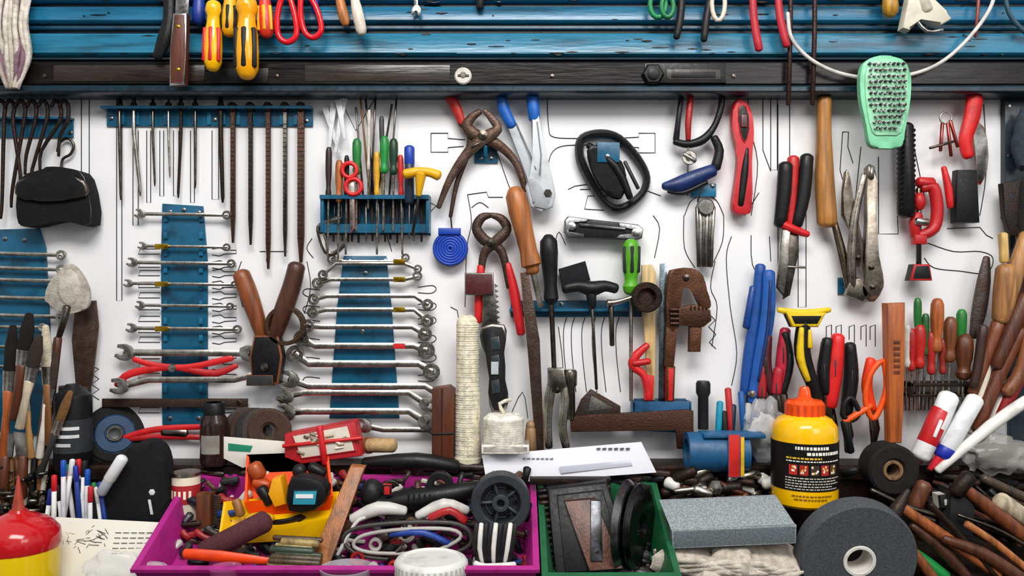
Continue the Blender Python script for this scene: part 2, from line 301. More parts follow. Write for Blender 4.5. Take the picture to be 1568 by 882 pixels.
# screwdrivers in rack
L=[(505,228,5,75,'2a1a14p'),(521,248,6,60,'b0622cw'),(532,240,4,60,'151515p'),(548,216,7,50,'1f7a35p'),(578,235,5,65,'d8a020p'),(590,212,7,52,'1a8a3ap'),(604,216,7,50,'123a22p'),(566,170,3,90,'c8c2b6p'),(614,240,5,60,'c02020p'),(585,180,4,60,'3a3a3ap')]
for u,v,r,l,m in L: drv('screwdriver',20,(u,v),(u+R.uniform(-3,3),v+l+90 if v>200 else v+l+60),l,r,m,1.8)
for u,v,u2 in ((560,152,572),(575,150,568),(600,160,578),(545,165,556),(607,152,596),(552,150,566)): o=O('steel_rod',14); o.t([(u,v),(u2,300)],1.6,R.choice(['sk','8a5a30w','ir']))
o=O('scissors',24); o.t(wpt(arc(537,262,11,0,360,16)[:-1],10),3.5,'rd',cl=1); o.t(wpt(arc(543,287,12,0,360,16)[:-1],10),3.5,'rd',cl=1); o.p([(536,275),(544,275),(545,350),(538,358)],6,9,'st',.4)
o=O('marker_pen',24); o.t([(628,228,8),(628,252,8)],8,'1d3faep'); o.t([(628,252,8),(628,310,8)],7.4,'223044p')
o=O('t_handle_hex_key',44); o.t([(622,268,8),(640,264,8),(658,265,8),(672,270,8)],[8,7,7,8],'e2a80cp',1,sm=3); o.t([(645,268,8),(642,300,8)],[9,4],'e2a80cp'); o.t([(642,300,8),(632,360,4)],2.2,'ir')
for i in range(16):
    u=503+i*9.5; o=O('hex_key',14); o.t([(u,290+R.random()*20),(u+R.uniform(-3,3),366+R.random()*6)],1.7,R.choice(['sk','st','ru','ir']))
o=O('hex_key',20); o.t([(521,335),(492,345),(490,358),(500,385),(512,388),(526,376)],[5,5,5,5,4,4],'8a8782m',1,6,sm=3)
o=O('cable_tie',10)
for a in ((498,165,520,235),(512,158,505,228),(528,152,515,235),(520,155,530,215)): o.p([(a[0]-5,a[1]),(a[0]+5,a[1]),(a[2]+2,a[3]),(a[2]-2,a[3])],0,2,'d8dadep',.2); o.T=Matrix.Translation((0,0,3))@o.T
# big pliers
o=O('slip_joint_pliers',14)
o.t([(735,172,6),(722,182,6),(716,196,6),(735,212,6),(762,222,6),(790,250,4),(805,292,4)],[5,7,9,10,8,6,5],'584438i',.6,sm=4)
o.t([(742,172,12),(752,182,12),(762,200,12),(740,215,12),(715,238,10),(690,275,8),(672,318,6)],[4,6,8,10,8,6,4],'665248i',.6,sm=4); o.lw(740,210,[(8,14),(7,20),(.01,22)],'sk',16)
o.t([(722,228,18),(735,222,18)],1.5,'sk')
o=O('combination_pliers',10); o.t([(690,150,6),(700,168,6),(708,190,6)],[9,8,6],'b8231fp',.7,sm=3); o.t([(706,188,6),(722,215,6),(700,280,3),(690,332,3)],[6,6,4,3],'4a3a32i',.6,sm=3)
o=O('tin_snips',12)
o.p([(776,192),(790,186),(806,222),(824,262),(818,282),(806,272)],2,10,'b4bac0p',2); o.p([(812,182),(825,180),(834,225),(842,262),(850,300),(846,318),(828,326),(812,318),(804,288),(812,266),(818,240)],6,18,'c4c9cdp',3)
o.t([(768,152,8),(772,170,8),(784,194,8)],[8,9,8],'1258b0p',.8,sm=3); o.t([(815,150,12),(818,185,12)],[10,9],'1660b8p',.8); o.p([(806,272),(822,278),(842,306),(836,322),(818,318)],17,21,'9ea3a8p',1); o.lw(838,298,[(7,18),(6,23),(.01,23)],'6c6a66m',6); o.lw(818,312,[(3,18),(.01,22)],'55524em',8); o.t([(790,190,12),(810,235,14),(820,262,18)],1,'6a6e74p'); o.t([(822,190,19),(828,240,19),(826,270,21)],1,'7a7e84p')
o=O('air_hose_coil',10)
for r in range(4,27,4): o.t(wpt(arc(690,381,r,0,360,28)[:-1],8),2.6,'0d3ca8p',cl=1)
o.b(672,350,706,360,2,14,'1243a8p',2); o.lw(690,381,[(27,0),(27,6),(.01,6)],'0c2c80p'); o.t([(690,330),(692,352)],1.2,'ir')
o=O('carpenter_pincers',16)
o.t([(752,330,6),(738,334,6),(730,350,6),(742,368,6),(768,385,6),(780,440,6)],[4,7,8,9,7,5],'443630i',.7,sm=4); o.t([(752,330,8),(768,336,8),(776,352,8),(760,370,8),(742,388,8),(737,420,8)],[4,7,8,9,7,5],'52443ci',.7,sm=4); o.lw(752,372,[(7,10),(6,17),(.01,18)],'sk',16)
o.t([(737,408,8),(734,450,8),(733,492,8)],[6,7,6],'rd',.8,sm=3); o.t([(777,405,6),(788,450,6),(798,510,6)],[6,8,7],'c71a20p',.8,sm=3)
o=drv('wood_rasp',24,(788,294),(828,470),125,17,'b06a36w',5,pf=[(0,.7),(.06,.95),(.25,1),(.5,.86),(.75,.8),(.92,.95),(.95,.6),(1,.6)]); o.p([(796,418),(808,416),(826,520),(833,690),(820,690),(808,540)],14,19,'483c35i',.8)
o=O('strap_wrench',10)
o.t([(892,212),(920,205),(948,212),(976,242),(990,272),(982,298),(955,318),(934,316),(915,296),(893,256),(887,232)],[7,7,6,6,6,6,7,6,6,7,7],'141416p',1.6,sm=4,cl=1)
o.p([(898,232),(916,226),(950,250),(956,280),(950,305),(930,300),(908,270)],6,22,'1a1a1cf',5,sm=3); o.t([(900,225,14),(940,258,20),(962,305,20)],[5,7,5],'0d0d0fp',sm=3); o.t([(955,250,14),(975,290,14)],3,'2a2a2ep')
o=O('wall_hook',10); o.b(912,222,946,252,-8,24,'te'); holes(o,[(928,243)],24)
o=O('multitool',10)
o.p([(864,338),(868,333),(975,345),(982,352),(980,366),(974,368),(870,364),(863,356)],0,18,'1a1a1cp',3); o.p([(864,338),(870,333),(900,337),(896,342),(870,341),(868,357),(895,359),(892,364),(870,364),(863,356)],17,21,'d8dadcm',1); o.p([(945,342),(975,346),(982,352),(980,366),(974,368),(940,366),(946,360),(968,360),(970,352),(945,349)],17,21,'d8dadcm',1)
for u,v in ((874,348),(970,358)): o.lw(u,v,[(7,18),(6,23),(3,24),(.01,24)],'d0d0d0m',16)
o.p([(885,343),(955,350),(955,354),(885,348)],18,21,'8d8f91m',.5)
drv('screwdriver',14,(839,364),(849,590),98,14,'141518p',4,pf=[(0,.6),(.06,.95),(.25,1),(.5,.85),(.75,.7),(.95,.85),(1,.6)],ms='sk')
o=O('t_handle_driver',24); o.t([(864,442,8),(885,438,8),(905,442,8),(925,438,8),(942,442,8)],[8,9,12,9,8],'141517p',sm=3); o.t([(904,445,8),(906,470,8)],[9,6],'141517p'); o.t([(906,470,8),(913,595,4)],2.4,'sk')
o=O('sanding_block',10); o.p([(855,412),(895,400),(903,430),(860,438)],0,16,'1c1d21f',1.5)
drv('screwdriver',16,(964,372),(964,612),74,14,'4fa012p',3,'2c2c2cp')
o=O('socket_wrench',34); o.ring(988,455,23,13,0,20,'1f1d1bi'); o.lw(988,455,[(14,2),(14,8),(.01,9)],'3a2c24i'); o.t([(968,455,8),(945,462,8),(930,464,8)],[4,4,6],'st',sm=3); o.t([(935,465,4),(937,528,2)],[4,4],'sk')
o=O('wood_stirrer',16); o.p([(982,406),(998,405),(1004,418),(1002,612),(992,612),(982,440)],0,4,'dfbf84w',.8)
o=O('steel_ruler',20); o.p([(1010,404),(1021,403),(1021,612),(1008,612)],0,3,'8b9ba3m',.5)
o=O('spring_clamp',22); o.t([(990,528,8),(972,545,8),(968,560,8),(985,575,8),(992,610,8)],[5,7,7,6,6],'rd',sm=4); o.t([(968,556,12),(992,552,12)],5,'b81418p'); o.p([(985,572),(1000,575),(998,612),(985,612)],4,12,'rd',2)
o=O('tool_bin',14); o.b(970,610,1050,645,0,3,'124a6ce'); o.p([(965,612),(1052,612),(1058,660),(968,655)],20,24,'12507ae',1); o.b(965,612,969,655,0,24,'12507ae'); o.b(1050,612,1054,658,0,24,'12507ae')
o=O('pipe_wrench',24)
o.p([(1019,500),(1020,425),(1032,412),(1058,411),(1074,422),(1080,445),(1086,462),(1084,472),(1070,470),(1060,448),(1050,438),(1040,444),(1038,500)],0,13,'5e3a24i',2.5,sm=2)
o.p([(1036,470),(1062,466),(1084,474),(1086,490),(1074,500),(1036,498)],2,18,'462a1ci',2.5); o.p([(1053,495),(1072,498),(1070,538),(1052,538)],4,14,'6e462ei',2)
for i in range(4): o.t([(1024,474+i*7,14),(1046,474+i*7,14)],3.2,'38231ai')
for i in range(5): o.b(1053+i*6,468,1055+i*6,474,18,19.5,'1c120ei',.2)
o.p([(1018,500),(1036,500),(1030,560),(1016,560)],2,12,'5e3a24i',2); o.p([(1018,560),(1032,560),(1030,614),(1018,614)],3,14,'rd',3); o.lw(1048,425,[(6,12),(5,15),(.01,16)],'sk',16)
o=O('mini_hacksaw',14)
o.t([(1042,150,6),(1038,180,6),(1034,215,6)],[4,4,5],'1b1b22p'); o.t([(1032,218,6),(1052,222,6),(1075,215,6),(1092,195,6),(1102,168,6),(1104,150,6)],[5,6,7,5,5,5],'141418p',sm=4); o.t([(1092,212,6),(1100,232,6),(1094,258,6)],[6,7,8],'15151bp',sm=3)
o.t([(1015,286,8),(1035,284,8),(1060,274,8),(1090,262,8)],[6,12,12,10],'0e2a60p',.9,sm=4); o.t([(1022,294,8),(1045,296,8),(1080,280,8)],[3,4,4],'15151bp',sm=3)
o.t([(1056,150,8),(1052,190,8),(1052,215,8)],[5,5,4],'a01c1cp'); o.ring(1053,243,11,5,4,12,'st'); o.t([(1045,238,10),(1062,248,10)],4,'st'); o.t([(1052,222,8),(1052,300,4)],1.3,'sk')
o=O('hex_key_set',14); o.lw(1078,318,[(13,2),(13,14),(11,16),(.01,16)],'a8a8a6m')
for i in range(6): o.t([(1066+i*5,318,8),(1066+i*4.5,360,8),(1068+i*4,408,6)],[3.2,3,2.6],'st' if i%2 else '8a8884m')
o.t([(1072,290,10),(1066,310,10)],1.2,'ir')
o=O('utility_knife',12)
o.p([(1120,162),(1132,154),(1145,168),(1150,205),(1147,250),(1148,318),(1140,329),(1122,327),(1118,312),(1124,270),(1126,235),(1118,200)],0,16,'c01c26p',4,sm=3); o.p([(1126,168),(1138,166),(1143,200),(1136,222),(1128,205)],14,18,'131315p',1.5,sm=2); o.t([(1140,230,14),(1136,265,14),(1130,315,14)],[3,6,5],'151517p',sm=3)
o.b(1130,180,1138,198,17,21,'3a3a3cp',1)
o=O('cable_cutter',14)
o.t([(1199,255,12),(1196,300,12),(1190,345,12)],[11,11,9],'141416p',sm=3); o.t([(1232,242,10),(1226,300,10),(1216,345,10)],[10,11,9],'141416p',sm=3); o.t([(1212,244,8),(1210,300,8),(1206,350,8)],[9,8,6],'b81d1fp',sm=3)
o.t([(1186,340,14),(1205,350,14),(1232,360,14)],[5,7,5],'rd',sm=3); o.p([(1200,352),(1218,356),(1220,385),(1206,452),(1196,458),(1200,400)],6,12,'sk',1.5); o.p([(1192,352),(1206,352),(1202,400),(1196,455),(1184,440),(1188,400)],12,17,'a5a29cm',1.5); o.t([(1190,408,14),(1228,410,14)],2,'st')
o=O('mallet_handle',14); o.t([(1258,155,12),(1257,200,12),(1258,270,12),(1262,342,12)],[11,11,14,15],'c08442w',sm=4)
o=O('locking_pliers',16)
o.p([(1322,258),(1335,262),(1338,300),(1335,360),(1346,420),(1348,440),(1334,462),(1318,458),(1312,440),(1322,430),(1318,400),(1322,340)],2,14,'a0968am',3,sm=2)
o.p([(1290,265),(1298,272),(1305,330),(1318,372),(1312,410),(1294,395),(1302,360),(1286,330)],4,12,'857d72m',2,sm=2); o.t([(1318,270,14),(1304,330,14),(1298,400,14),(1302,440,10)],[5,6,7,6],'aaa298m',.7,sm=3); o.p([(1296,430),(1312,425),(1326,450),(1316,462),(1290,452)],4,14,'8a8378m',2); o.lv(1328,[(5,255),(7,258),(7,275),(5,278)],'c0bab0m',12,w=9)
o.t([(1275,340,6),(1290,400,6),(1298,445,6)],[5,7,5],'7a6e5cm',.6,sm=3)
for u,v in ((1308,395),(1328,410),(1330,440)): o.lw(u,v,[(4,14),(3.5,18),(.01,19)],'5a534am',12)
o=O('rubber_grip_bar',14)
o.t([(1381,196,14),(1381,328,14)],[11,13],'101012p')
for i in range(16): o.t([(1371,206+i*7.6,14),(1391,203+i*7.6,14)],3.4,'18181bp',3)
o=O('c_clamp',16)
o.t([(1398,362,8),(1396,340,8),(1402,330,8)],8,'b0141ap'); o.t([(1408,290,10),(1424,288,10),(1430,320,10),(1425,350,10),(1404,362,10)],[7,9,9,9,8],'b8141ap',1,sm=4); o.t([(1402,280,10),(1422,282,10)],[8,9],'b8141ap'); o.t([(1402,290,10),(1402,408,10)],4,'sk'); o.e(1402,310,12,9,14,9,'b8141ap'); o.t([(1396,340,16),(1412,342,16)],6,'d0d0d0m')
o.p([(1390,405),(1414,405),(1418,430),(1384,430)],2,22,'131316p',3); o.b(1393,360,1412,375,4,18,'b0141ap',3)
o=O('pruning_knife',20); o.t([(1488,150,8),(1484,180,8),(1474,215,8),(1478,240,8)],[12,12,10,9],'d41a1ap',.8,sm=4); o.p([(1488,190),(1505,195),(1512,240),(1505,275),(1495,282),(1492,240)],0,4,'8d8d8am',1,sm=2)
o=O('knife_sheath',14); o.p([(1458,262),(1488,262),(1492,342),(1455,342)],0,16,'101012p',2); o.t([(1440,258,10),(1447,290,10),(1450,318,10)],[4,6,5],'rd',sm=2)
o=O('key_ring',20); o.t(wpt(arc(1445,182,9,0,360,14)[:-1],6),1.3,'st',cl=1)
for a in ((1440,190,1436,232),(1448,190,1452,240),(1452,186,1462,226)): o.t([(a[0],a[1],6),(a[2],a[3],8)],2.6,'a8504am'); 
o.t([(1420,228,8),(1456,218,8)],2.2,'sk')
o=O('shears',26); o.t([(1506,395,8),(1502,430,8),(1494,480,8),(1486,515,8)],[5,10,11,6],'4a4340i',.7,sm=3)
for pts,r,m in (([(1566,360),(1545,430),(1528,490)],[10,13,12],'b88450w'),([(1535,412),(1532,450),(1528,488)],[15,16,14],'b07a48w'),([(1565,455),(1545,500),(1520,560)],[12,12,9],'5c301cw'),([(1524,495),(1505,545),(1484,600)],[11,10,8],'7a4226w'),([(1556,505),(1525,570),(1490,655)],[11,11,10],'6e3820w'),([(1530,360),(1532,400)],[7,7],'d8b36cw'),([(1500,500),(1492,560),(1486,590)],[7,7,7],'3a221aw'),([(1540,490),(1548,540)],[9,8],'c7c0b2p'),([(1572,470),(1560,560),(1535,600)],[10,10,10],'8a5230w'),([(1512,540),(1498,600),(1480,660)],[6,6,6],'d8d0c0p')):
    o=O('tool_handle',34+R.random()*16); o.t(wpt(pts,10),r,m,sm=3)
o=O('hatchet',24); o.p([(1528,282),(1570,272),(1590,360),(1540,362),(1532,330)],0,12,'2c2928i',2); o.t([(1560,350,8),(1572,480,8)],[10,11],'5c3826w')
o=O('garden_glove',26); o.e(1562,215,6,14,50,12,'2c3742f',.15); o.e(1564,330,8,12,60,12,'201e1df',.1)
o=O('claw_hammer',40); o.t([(1568,560,8),(1530,612,8),(1480,720,8)],[9,9,8],'d8d4cap'); o.t([(1568,548,14),(1540,600,14),(1520,640,14)],[10,10,8],'8c1f1fp')
# ---------------- lower mid ----------------
o=O('long_reach_pliers',12)
o.t([(1162,408,8),(1156,470,8),(1146,540,8),(1138,600,8)],[8,9,10,8],'124892p',.9,sm=4); o.t([(1172,418,18),(1170,480,18),(1158,550,18),(1146,612,18)],[9,11,10,7],'1854a4p',.8,sm=4); o.t([(1172,430,27),(1168,500,27),(1154,580,26)],[2,3,2],'0c2f66p',sm=3)
o.t([(1150,440,10),(1140,500,10)],[5,6],'0e3f86p'); o.lw(1145,600,[(6,20),(5,27),(.01,28)],'st',14); o.p([(1134,600),(1150,604),(1146,640),(1136,655),(1132,630)],4,14,'sk',2)
o=O('adhesive_bottle',112)
U=1232
o.lv(U,[(44,770),(48,766),(49,755),(49,665),(47,650),(40,640),(28,634),(22,632),(22,628)],'f2b806g',40)
o.lv(U,[(49.8,742),(49.8,672)],'0e0c0bp',40)
o.lv(U,[(26,640),(29,637),(29,617),(25,612),(14,611),(10,608),(8,596),(6,592)],'ea5012g',24)
for i in range(18): a=i*20; o.patch(U,0,28.5,618,636,a,a+7,'cc400ep',1.3,2)
for v,a0,a1,m,h in ((676,-34,24,'f2efe6p',4.5),(684,-15,50,'f2efe6p',4.5),(692,-50,10,'e8b820p',2.5),(697,-50,50,'f2efe6p',1.6),(722,-52,50,'d8d2c0p',1.4),(726,-52,40,'d8d2c0p',1.4),(730,-52,48,'d8d2c0p',1.4),(734,-52,30,'d8d2c0p',1.4),(738,-52,44,'d8d2c0p',1.2),(748,-40,30,'8a6008p',2),(753,-36,20,'8a6008p',2)):
    a=a0
    while a<a1: b=a+R.uniform(2,7); o.patch(U,0,49.9,v,v+h,a,min(b,a1),m,.4,2); a=b+1.6
for i,a in enumerate((-45,-27,-9,9,27)): 
    o.patch(U,0,49.9,703,718,a,a+14,('b8281cp','a02418p','3a2a1cp','b8281cp','5a4018p')[i],.4,4)
    for q in range(5): z=R.uniform(704,714); y=a+R.uniform(1,10); o.patch(U,0,50.2,z,z+3,y,y+R.uniform(2,4),R.choice(['f0e8d8p','e8c040p','e8e2d0p']),.5,2)
o=O('tack_lifter',40)
o.t([(1188,474,14),(1225,480,14),(1265,474,14)],[4,7,4],'e0bc08p',.8,sm=3); o.p([(1196,478),(1258,478),(1246,500),(1206,500)],6,24,'101012p',5); o.t([(1226,490,14),(1224,540,14),(1240,590,14),(1244,612,14)],[10,12,9,7],'111113p',sm=4); o.t([(1220,502,22),(1218,545,23),(1230,580,22)],[4,6,4],'e0bc08p',sm=3); o.t([(1232,505,22),(1232,530,24)],[3,4],'e0bc08p')
for pts,r,m in (([(1172,515),(1170,560),(1180,600)],[8,9,7],'4a1820p'),([(1200,505),(1196,545),(1192,590)],[8,10,9],'b8203ap'),([(1200,510),(1206,555),(1196,600)],[6,7,6],'141416p'),([(1264,520),(1258,570),(1262,600)],[8,10,8],'161618p'),([(1280,515),(1274,565),(1268,620)],[10,13,10],'d81c1cp'),([(1262,525),(1254,590)],[8,8],'c01a1ap'),([(1298,528),(1300,580),(1292,635)],[9,11,9],'121214p'),([(1330,550),(1324,590),(1332,625)],[7,8,7],'e0380ep'),([(1190,565),(1186,600)],[8,8],'b82030p'),([(1166,560),(1164,605)],[6,7],'a81c24p')):
    o=O('pliers',18+R.random()*16); o.t(wpt(pts,8),r,m,sm=4); p=pts[-1]; o.t([(p[0],p[1]-2,8),(p[0]+4,p[1]+30,8),(p[0]+2,p[1]+55,8)],[6,8,4],'sk',.6)
    q=pts[len(pts)//2]; o.t([(q[0]-r[0]*.2,q[1]-14,8+r[1]*.85),(q[0]-r[0]*.2,q[1]+10,8+r[1]*.85)],[1.2,1.6],'2a2a2cp')
o=O('scissors',40); o.t(wpt([(1348,552),(1354,590),(1344,625),(1332,640),(1322,612),(1328,575)],8),4.5,'e65008p',cl=1,sm=3); o.t(wpt([(1300,608),(1312,630),(1302,642),(1288,636),(1290,618)],8),4,'141416p',cl=1,sm=3); o.t([(1330,620,8),(1290,645,8)],5,'e65008p'); o.t([(1290,645,8),(1300,690,6)],6,'141416p')
o=O('mallet_handle',44); o.p([(1350,464),(1379,463),(1376,560),(1374,676),(1354,676),(1352,560)],0,20,'b8622cw',6)
for i in range(6): o.b(1359,520+i*9,1369,526+i*9,20,20.6,'6b3417w',.2)
o=O('screwdriver_rack',8); o.b(1378,583,1475,588,0,36,'24201ei'); o.b(1378,600,1475,604,0,30,'24201ei'); o.b(1378,583,1382,604,0,36,'24201ei'); o.b(1471,583,1475,604,0,36,'24201ei')
for u,v,r,l,m,u2 in ((1402,458,6,60,'1c6a28p',1400),(1430,460,10,75,'b5602aw',1426),(1468,476,8,60,'1c7a2cp',1462),(1386,500,6,60,'c8c8c0p',1386),(1404,500,9,60,'b82018p',1402),(1450,488,10,62,'7a4626w',1446),(1470,515,13,60,'6a381cw',1466),(1414,482,6,60,'1c5a26p',1410),(1440,520,6,50,'8a241cp',1440),(1392,505,7,60,'a81c1cp',1392),(1422,510,7,60,'a8201cp',1422)):
    drv('screwdriver',24,(u,v),(u2,628),l,r,m,2)
o=O('marker_pen',50); o.t([(1447,606,12),(1433,640,12),(1404,695,12)],[15,15,15],'f0f0f0p'); o.t([(1436,628,12),(1414,676,12)],15.5,'c81c22p'); o.t([(1428,640,26),(1418,664,26)],3,'f0f0f0p'); o.t([(1402,698,12),(1396,712,12)],[9,5],'3a2a2ap')
o=O('marker_pen',56); o.t([(1487,610,12),(1444,684,12)],[13,14],'e8eaecp'); o.t([(1444,684,12),(1438,695,12)],14.4,'1428a0p'); o.t([(1436,696,12),(1418,716,12)],[9,4],'d01c2cp')
o=O('marker_pen',64); o.t([(1565,612,12),(1510,650,12),(1430,718,12)],[9,9,6],'e8e6e0p',sm=2)
for u,v,a,b in ((1512,690,48,30),(1552,702,30,20)): o=O('plastic_bag',50); o.e(u,v,22,a,b,22,'c9c6c0t',.18,36,.06); o.e(u,v+4,20,a*.7,b*.6,14,'4a4744p',.2,20,.1)
o=O('plastic_bag',34); o.e(1166,652,22,32,42,24,'e4e5e8t',.22,36,.06); o.e(1164,658,20,22,28,14,'c8c4bep',.2,20,.1)
o=O('adhesive_tape_roll',50)
o.rt(1112,688,20,0,90,0); o.lw(1112,688,[(30,-45),(30,45),(20,45),(20,-45)],'10507ap',cl=1); o.nr(); 
o.b(1068,658,1160,664,5,45,'125a88p',3); o.b(1102,656,1120,720,50,52,'c8221ap',1); o.b(1120,660,1126,718,50,52,'e0b010p',.5)
for u,v,m in ((1100,615,'0e90b0p'),(1112,595,'c02a2ap'),(1120,620,'16243ap'),(1132,600,'1e5aa0p'),(1143,618,'c0c0bcp'),(1106,630,'202020p'),(1150,632,'1450a0p')):
    o=O('marker_pen',24); o.t([(u,v,10),(u+R.uniform(-6,6),v+70,10)],5,m)
o=O('flashlight',20); o.lv(1074,[(9,582),(11,586),(11,600),(8,606),(8,655)],'1e1e20p',20,w=12)
o=O('sandpaper_roll',46); o.ring(1352,712,38,15,0,40,'201c1bs'); o.ring(1350,712,15,10,10,41,'8a6a4aw')
o=O('try_square',36); o.p([(872,636),(1052,626),(1060,628),(1060,686),(1036,686),(1034,656),(874,660)],0,10,'46291ei',1.2); o.p([(890,612),(905,596),(950,622),(950,634),(880,636)],-6,2,'3a3632i',1)
o.p([(905,605),(940,625),(900,630)],2,3,'c9c5bcm',.2)
o=O('locking_pliers',34); o.t([(850,566,10),(842,600,10),(838,640,10),(840,682,10)],[5,8,7,6],'b5afa3m',.7,sm=3); o.t([(858,570,14),(864,610,14),(860,650,14),(866,682,14)],[5,7,7,6],'c6c0b5m',.7,sm=3); o.p([(838,562),(862,562),(866,590),(852,600),(838,588)],6,22,'8f8a80m',2); o.lw(852,595,[(5,22),(4,25),(.01,26)],'5a554cm',12)
o=O('socket',30); o.lv(872,[(9,565),(11,568),(11,588),(8,592),(8,640)],'7a766em',16,w=11)
o=O('drywall_saw',30)
o.p([(740,432),(756,428),(762,498),(738,500)],2,6,'9c9a94m',.4)
for i in range(8): o.p([(757+i*.5,434+i*8),(763+i*.5,438+i*8),(758+i*.5,441+i*8)],2,6,'b4b2acm')
o.p([(736,500),(772,497),(775,520),(770,560),(778,600),(776,624),(754,630),(748,600),(750,555),(738,530)],0,16,'111113p',4,sm=2)
for v in (520,548,585): o.p([(752,v-4),(764,v-6),(767,v+14),(754,v+16)],15.5,17.5,'24323ap',1)
o.b(752,552,764,572,16,18,'b8c0c4p',.5); o.b(712,418,756,452,0,12,'4a1416p',2)
o=O('twine_spool',36)
o.t([(716,490,16),(717,595,16)],[16,17],'efe6ccf'); o.t([(718,600,16),(718,694,16)],[18,19],'e6dcbef')
for i in range(60): 
    v=494+i*3.4; o.lv(717,[(17.0+(i%2)*.5+(i>30)*1.6,v),(17.0+(i%2)*.5+(i>30)*1.6,v+2.6)],'f0e8d0f',14,w=16)
o.t([(716,484,16),(716,496,16)],5,'8a6a40w'); o.lv(717,[(12,694),(20,697),(20,704)],'d8d0b4p',w=16)
o=O('twine_spool',62); o.lv(771,[(24,634),(31,640),(31,682),(26,690)],'f0ece0f'); o.t([(771,632,0),(765,618,0),(782,612,0)],3,'e2dccaf',sm=2); o.b(738,676,810,690,-24,30,'e4e1d8t',3)
for i in range(12): o.lv(771,[(31.4,642+i*3.4),(31.4,644.2+i*3.4)],'e4dfd0f',20)
o=O('wood_block',34); o.p([(664,592),(690,588),(698,594),(696,697),(664,697)],0,30,'5e2e18w',1); o.b(678,592,680,696,30,30.5,'2c150cw',0); o.t([(664,660,30),(697,658,31)],1.4,'1a1a1ap')
o=O('file_handle',30); o.t([(812,655,12),(812,685,12)],[8,10],'9c7a58w'); o.e(812,650,12,7,8,7,'9c7a58w')
o=O('thread_spool',40); o.t([(566,680,10),(604,680,10)],11,'b99a6cf'); o.ring(566,680,13,4,6,12,'8a5a30w')
o=O('parcel',44); o.p([(444,660),(550,640),(560,692),(470,704),(444,694)],0,34,'b8202ap',4); o.p([(455,660),(540,644),(552,684),(470,696)],34,37,'d8cfc0p',2); o.t([(444,676,38),(560,664,38)],3,'c01818p'); o.t([(498,648,38),(506,702,38)],5,'c81820p')
for q in range(16): u,v=R.uniform(460,540),R.uniform(656,685); o.t([(u,v,38),(u+R.uniform(4,12),v+R.uniform(-5,5),38)],R.uniform(1.5,3),R.choice(['8a7a6ap','e8e0d4p','5a4a40p','b8a890p']))
o=O('sanding_disc',36)
for i in range(5): o.ring(378+i*10,662-i*1.5,38-i,10,i*5,i*5+3,('4a423es','4c3428s','302e2cs')[i%3])
o=O('glass_jar',54); o.lv(328,[(12,616),(15,618),(15,634),(20,642),(21,650),(21,706),(18,712)],'2b1c19g'); o.lv(328,[(14.5,616),(16,618),(16,634)],'111111p'); o.patch(328,0,21,664,692,-40,40,'8a867ep')
o=O('product_card',62); o.p([(338,668),(440,676),(440,702),(372,716),(340,700)],0,2,'e6e2d8c',.3); o.p([(350,678),(388,682),(384,692),(350,690)],2,2.6,'1f8a6ap',.2)
o=O('envelope',70); o.p([(738,697,0),(984,679,-14),(1004,722,6),(746,738,16)],0,1.5,'d8d8e0c',.2); o.p([(856,712,14),(965,704,6),(968,712,8),(858,722,16)],-4,-2.6,'b6bac6g',.2)
for i in range(7): o.p([(800+i*7,701,1),(805+i*7,700.6,1),(805+i*7,702,2),(800+i*7,702.4,2)],1.5,2.4,'88888ef')
for i in range(6): o.p([(914+i*9,687,-7),(920+i*9,686.5,-7),(920+i*9,688.5,-6),(914+i*9,689,-6)],1.5,3,'55585ff')
# ---------------- bottom ----------------
o=O('knee_pad',84); o.p([(198,700),(222,674),(245,672),(262,690),(268,740),(264,800),(150,800),(168,745)],0,36,'111216f',14,sm=4)
o.lw(248,745,[(5,36.5),(4,37),(.01,37)],'d8d8d8p',6); o.p([(242,756),(246,756),(250,778),(246,778)],36,36.8,'d8d8d8p')
o=O('tin_can',92); o.lv(285,[(20,724),(21,726),(21,794)],'d9cdb8p'); o.lv(285,[(21.6,740),(21.6,768)],'a8242ap'); o.lv(285,[(22,722),(22,727)],'st')
for i in range(5): o.patch(285,0,21.7,748,760,-50+i*20,-40+i*20,'f0e8d8p',.4,2)
pc=['1a2a8ap','c8101ap','0e0e10p','1b1b1dp','0c4fb0p','b8202ap','1a7a3ap','dcdcdcp']
for i in range(17):
    u=84+i*4.6; v=R.uniform(700,748); q=O('marker_pen',84+R.random()*26); t=R.uniform(-9,9); bw=R.choice(['eeeeeap','e4e4e8p','16181cp','1a3a8ap','c8202ap','dcdce4p'])
    q.t([(u,v,10),(u+t*.4,v+22,10)],4.2,pc[i%8]); q.t([(u+t*.4,v+22,10),(u+t*1.5,v+85,10)],3.7,bw)
o=O('marker_pen',124); o.t([(192,700,10),(172,732,10)],9,'d8dadcp'); o.t([(172,732,10),(160,752,10)],8,'9aa0a8p')
o=O('brush_handle_bundle',60)
for i in range(9): u=5+i*9; o.t([(u,690+R.random()*20,10),(u+R.uniform(-10,10),770,10)],4,R.choice(['4a3a30w','8a5a30w','1c1c1cp','c9c2b0p']))
o=O('hardware_pile',60)
for i in range(60): 
    u,v=R.uniform(-10,84),R.uniform(712,785); a=R.uniform(0,6.3); l=R.uniform(8,26); o.t([(u,v,R.uniform(0,30)),(u+math.cos(a)*l,v+math.sin(a)*l*.6,R.uniform(0,30))],R.uniform(2,5),R.choice(['sk','ir','2a221ap','6a6a64m','101010p','4a4238w']))
o=O('oil_bottle',210)
o.lv(28,[(56,930),(58,850),(57,834)],'e0bc0cg'); o.lv(28,[(58,838),(60,830),(58,812),(44,797),(24,788),(14,784),(12,780)],'b8141cg',36); o.lv(28,[(10,784),(6,760),(3,740),(1.5,728)],'a8402ap',16)
